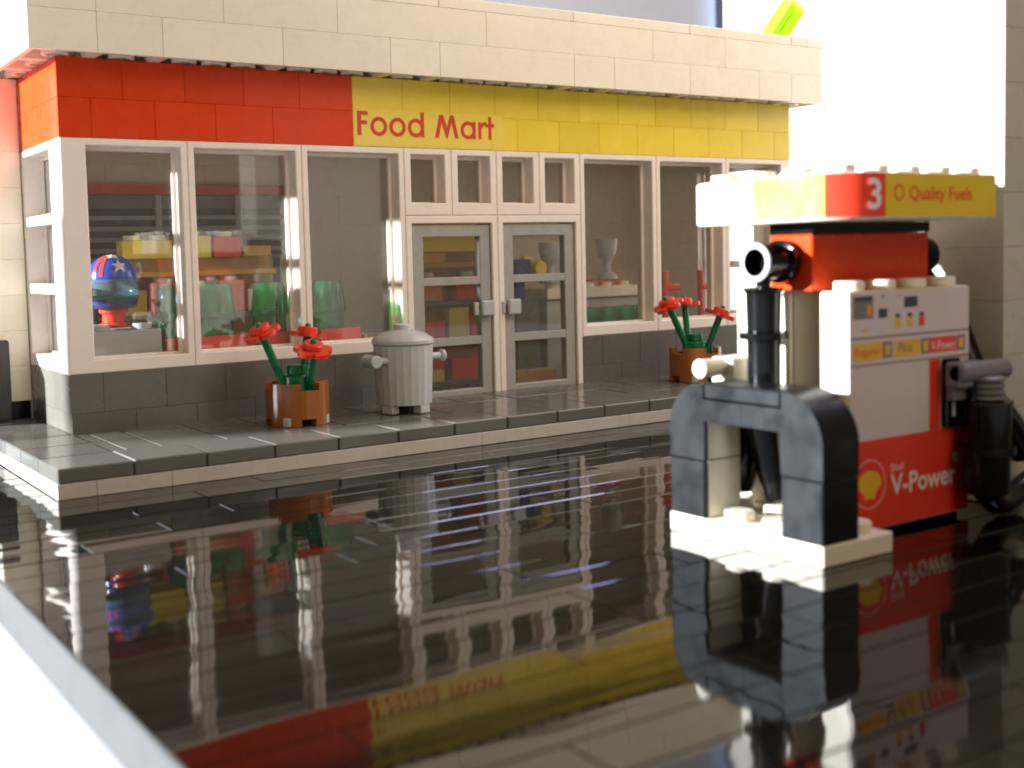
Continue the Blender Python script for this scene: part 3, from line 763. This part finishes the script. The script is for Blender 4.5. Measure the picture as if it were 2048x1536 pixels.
def on_dome(a, e, off=.012):
    a, e = math.radians(a), math.radians(e); r = .80+off
    return Vector((dx+r*math.cos(e)*math.cos(a), dy+r*math.cos(e)*math.sin(a), 5.46+r*math.sin(e)))
for a in (-150, -132):
    v = []; 
    for e_ in range(6, 74, 6):
        for da in (-4.5, 4.5): v.append(tuple(on_dome(a+da/max(.35, math.cos(math.radians(e_))), e_)))
    f = [(2*i, 2*i+1, 2*i+3, 2*i+2) for i in range(len(v)//2-1)]
    part('stripe', MB().add(v, f), flower_red, dome, smooth=True)
for a, e_ in ((-86, 32), (-104, 68)):
    pts = []
    for i in range(10):
        r = 19 if i % 2 == 0 else 8
        t_ = math.radians(90+36*i); pts.append(tuple(on_dome(a+r*math.cos(t_)/math.cos(math.radians(e_)), e_+r*math.sin(t_), .016)))
    pts.append(tuple(on_dome(a, e_, .018)))
    part('star', MB().add(pts, [(i, (i+1) % 10, 10) for i in range(10)]), print_white, dome)
cab = thing('display_box', (2.2, 2, .45), 'grey display box under the blue dome dispenser', 'box')
part('body', MB().box(1.05, 1.0, .5, 3.25, 2.9, 3.82, .03), lgrey, cab)
for xx in (1.35, 2.75):
    part('stud', stud(MB(), xx, 1.45, 3.82, .33, .2), lgrey, cab, smooth=30)
# window shelf with green bottles
sh = thing('window_shelf', (7, 1.9, .45), 'low red-edged window shelf holding the green bottles', 'shelf')
part('body', MB().box(3.35, 1.15, .5, 10.7, 2.75, 2.75, .03), dgrey, sh)
for a, b in ((3.4, 6.4), (6.75, 8.3), (9.0, 10.6)): part('front_strip', MB().box(a, 1.0, 3.06, b, 1.14, 3.46, .02), flower_red, sh)
part('board', MB().box(3.35, 1.0, 2.75, 10.7, 2.75, 2.95, .02), black, sh)
where = ('just right of the blue dome dispenser', 'at the left of the second window', 'at the right of the second window', 'in the third window, nearest the trash can')
for k, (bx, by) in enumerate(((4.05, 1.95), (5.55, 1.95), (7.5, 1.95), (9.78, 1.95))):
    b_ = part('green_bottle', MB().lathe([(.54, 2.97), (.57, 3.02), (.57, 4.0), (.64, 4.05), (.66, 4.12), (.53, 5.08), (.50, 5.16), (.44, 5.18), (.44, 5.12), (.56, 4.2), (.5, 3.1)], (bx, by, 0), 30), tgreen, o=(bx, by, 2.97), smooth=30)
    tag(b_, 'clear green bottle '+where[k], 'bottle', 'green bottles on the window shelf')
# ochre tray on the sill near the trash can
tag(part('ochre_tray', MB().box(10.75, 1.0, 2.9, 12.6, 3.2, 3.1, .03).box(10.75, 1.0, 3.1, 10.85, 3.2, 3.2), ochre, o=(11.6, 2, 2.9)), 'flat ochre tray behind the third window above the trash can lid', 'tray')
part('tray_stand', MB().box(10.9, 1.2, .5, 12.4, 3, 2.9), dgrey, bpy.data.objects['ochre_tray'])

# wall cooler on the back wall
W = thing('wall_cooler', (7, 8.6, 6.6), 'black wall cooler with red top strip on the back wall', 'cooler')
part('cabinet', MB().box(1.5, 8.62, 6.2, 11.1, 8.98, 8.6), black, W)
part('header', MB().box(1.4, 8.35, 8.6, 11.2, 8.98, 9.0, .02), red, W)
part('upper_panel', MB().box(1.5, 8.5, 8.05, 11.1, 8.61, 8.58, .02), dgrey, W)
for z in (7.62, 7.2, 6.78, 6.36): part('shelf', MB().box(1.5, 8.35, z, 11.1, 8.62, z+.17, .02), doorgrey, W)
for xx in (5.7, 9.0): part('upright', MB().box(xx, 8.30, 6.2, xx+.25, 8.5, 8.58, .02), lgrey, W)

# product shelves
def gondola(x0, x1, y0, y1, label, top=6.1):
    g = thing('product_shelf', ((x0+x1)/2, (y0+y1)/2, .45), label, 'shelf')
    part('back_panel', MB().box(x0, (y0+y1)/2-.1, .5, x1, (y0+y1)/2+.1, top, .02), ochre, g)
    for z in (.6, 2.3, 3.9, 5.45):
        part('shelf_board', MB().box(x0, y0, z, x1, y1, z+.2, .02), ochre if z > 5 else dgrey, g)
    for xx in (x0, x1-.22):
        for yy in (y0, y1-.22): part('post', MB().box(xx, yy, .46, xx+.22, yy+.22, top-.02, .02), black, g)
    return g
gondola(2.6, 9.0, 4.2, 6.2, 'dark product shelf behind the left windows')
gondola(14.9, 18.6, 4.2, 6.2, 'dark product shelf seen through the left door')
mats = {'yellow': yellow, 'red': red, 'orange': orange, 'white': white, 'ochre': ochre, 'blue': dblue}
def product(x0, x1, z0, z1, cname, label, y0=4.3, y1=5.0, studs=True):
    p = part('product_box', MB().box(x0, y0, z0, x1, y1, z1, .03), mats[cname], o=((x0+x1)/2, (y0+y1)/2, z0))
    tag(p, label, 'box', 'boxes on the shop shelves')
    if studs:
        n = max(1, int(round((x1-x0)/1.0)))
        for i in range(n):
            part('stud', stud(MB(), x0+(i+.5)*(x1-x0)/n, (y0+y1)/2, z1-.01, .3, .19), white, p, smooth=30)
    return p
product(3.1, 4.9, 6.1, 6.75, 'yellow', 'yellow box on top of the left shelf, above the blue dome')
product(5.0, 6.35, 6.1, 6.9, 'yellow', 'yellow studded box on top of the left shelf, first from the mullion')
product(6.45, 7.5, 6.1, 6.85, 'red', 'red box on top of the left shelf, seen in the second window')
product(7.6, 8.7, 6.1, 6.5, 'ochre', 'low ochre box on the right end of the left shelf top', studs=False)
product(2.9, 3.9, 4.1, 5.0, 'ochre', 'ochre box on the middle shelf by the blue dome')
product(4.0, 5.1, 4.1, 5.25, 'red', 'red box on the middle shelf behind the first window')
product(5.2, 6.5, 4.1, 5.1, 'orange', 'orange box on the middle shelf behind the second window')
product(6.6, 7.6, 4.1, 5.3, 'red', 'tall red box on the middle shelf behind the second window')
product(7.7, 8.7, 4.1, 4.9, 'white', 'white box on the middle shelf, right end')
product(15.1, 18.4, 6.1, 6.75, 'yellow', 'long yellow studded box on top of the shelf behind the left door')
product(15.1, 16.4, 5.65, 6.05, 'orange', 'flat orange box under the long yellow box', studs=False)
product(15.1, 16.2, 4.1, 5.1, 'orange', 'orange box on the upper shelf behind the left door')
product(16.9, 18.3, 4.1, 5.1, 'red', 'red box on the upper shelf behind the left door')
product(15.2, 16.3, 2.5, 3.3, 'red', 'red box on the middle shelf behind the left door', studs=False)
product(16.5, 17.5, 2.5, 3.8, 'yellow', 'yellow upright box on the middle shelf behind the left door', studs=False)
product(17.6, 18.4, 2.5, 3.1, 'red', 'small red box right of the yellow upright box', studs=False)
product(15.2, 16.2, .8, 1.3, 'yellow', 'yellow box on the bottom shelf behind the left door', studs=False)
product(15.2, 16.2, 1.32, 1.9, 'red', 'red box stacked on the yellow box at the bottom shelf', studs=False)
product(16.6, 18.2, .8, 1.7, 'red', 'wide red box on the bottom shelf behind the left door', studs=False)

# counter with goblets behind the right door and window
Q = thing('serving_counter', (24, 4, .45), 'white serving counter behind the right door and window', 'counter')
part('front_panel', MB().box(21.3, 4.0, .5, 26.8, 6.0, 3.9, .02), lgrey, Q)
part('worktop', MB().box(21.2, 3.8, 3.95, 26.9, 6.2, 4.42, .03), white, Q)
for k in range(5): part('stud', stud(MB(), 21.8+k*1.0, 4.3, 4.42), white, Q, smooth=30)
part('edge_tile', MB().box(23.9, 4.0, 4.62, 25.6, 4.6, 4.72), red, Q)
def goblet(x, y, z, label):
    g = part('goblet', MB().lathe([(.48, z), (.48, z+.1), (.40, z+.2), (.2, z+.32), (.17, z+.7), (.2, z+.82), (.36, z+.98), (.46, z+1.35), (.50, z+1.78), (.44, z+1.78), (.38, z+1.3)], (x, y, 0), 24), dgrey if False else lgrey, o=(x, y, z), smooth=30)
    tag(g, label, 'goblet', 'goblets on the serving counter')
goblet(21.75, 4.3, 4.63, 'grey goblet seen through the right door')
goblet(24.95, 4.3, 4.73, 'grey goblet seen through the window right of the door')
for k in range(4):
    tag(part('green_jar', MB().lathe([(.42, 2.65), (.45, 2.7), (.45, 3.5), (.36, 3.55)], (23.2+k*.98, 3.3, 0), 20), tgreen, o=(23.2+k*.98, 3.3, 2.65), smooth=30),
        ('leftmost', 'second', 'third', 'rightmost')[k]+' green jar in the row behind the window right of the door', 'jar', 'green jars in a row')
tag(part('jar_stand', MB().box(22.6, 2.9, .5, 26.7, 3.75, 2.63, .03), dgrey, o=(24.6, 3.3, .5)), 'dark stand under the row of green jars', 'stand')
F_ = thing('toy_figure', (20.3, 4.2, 3.9), 'blue and yellow gadget on a stand seen through the right door', 'gadget')
part('body', MB().box(19.7, 4.0, 4.9, 20.5, 4.7, 5.7, .05), dblue, F_); part('leg', MB().box(19.9, 4.2, 3.95, 20.3, 4.5, 4.9), dblue, F_)
part('nose', MB().cyl((20.9, 3.8, 5.3), .32, .7, 20, 'Y'), yellow, F_, smooth=30); part('link', MB().tube([(20.2, 4.2, 5.75), (20.6, 4.2, 5.7), (20.9, 4.2, 5.4)], .12), yellow, F_, smooth=30)
part('stand', MB().box(19.4, 3.6, .5, 20.6, 5.2, 3.95, .03), olive, F_); part('step', MB().box(19.0, 3.1, .5, 21.1, 3.59, 1.1, .03), ochre, F_)
def tap(x, label):
    g = part('red_tap', MB().tube([(x, 1.9, 3.0), (x, 1.9, 5.0)], .14).tube([(x, 1.9, 4.3), (x+.75, 1.9, 4.3)], .16), red, o=(x, 1.9, 3), smooth=30)
    tag(g, label, 'tap', 'red taps by the right windows')
    part('tap_block', MB().box(x-.5, 1.5, .5, x+.6, 2.4, 3.0, .03), lgrey, g)
tap(26.2, 'red tap behind the second window right of the door, left one')
tap(28.3, 'red tap behind the second window right of the door, right one')

# ------------------------------------------------------------------ background
wl = part('room_wall', MB().box(-40, 118, -3, 149, 121, 160), wallpaint); wl['kind'] = 'structure'
part('wall_trim', MB().box(146.2, 116, -3, 150.4, 117.9, 160), bluestrip, wl)  # trim at the end of the wall
dw = part('daylit_window', MB().box(44.0, -13.5, -.9, 44.5, 15.5, 90), daylight, o=(44, 0, 0))
tag(dw, 'bright daylit window to the right of the shop', 'window')
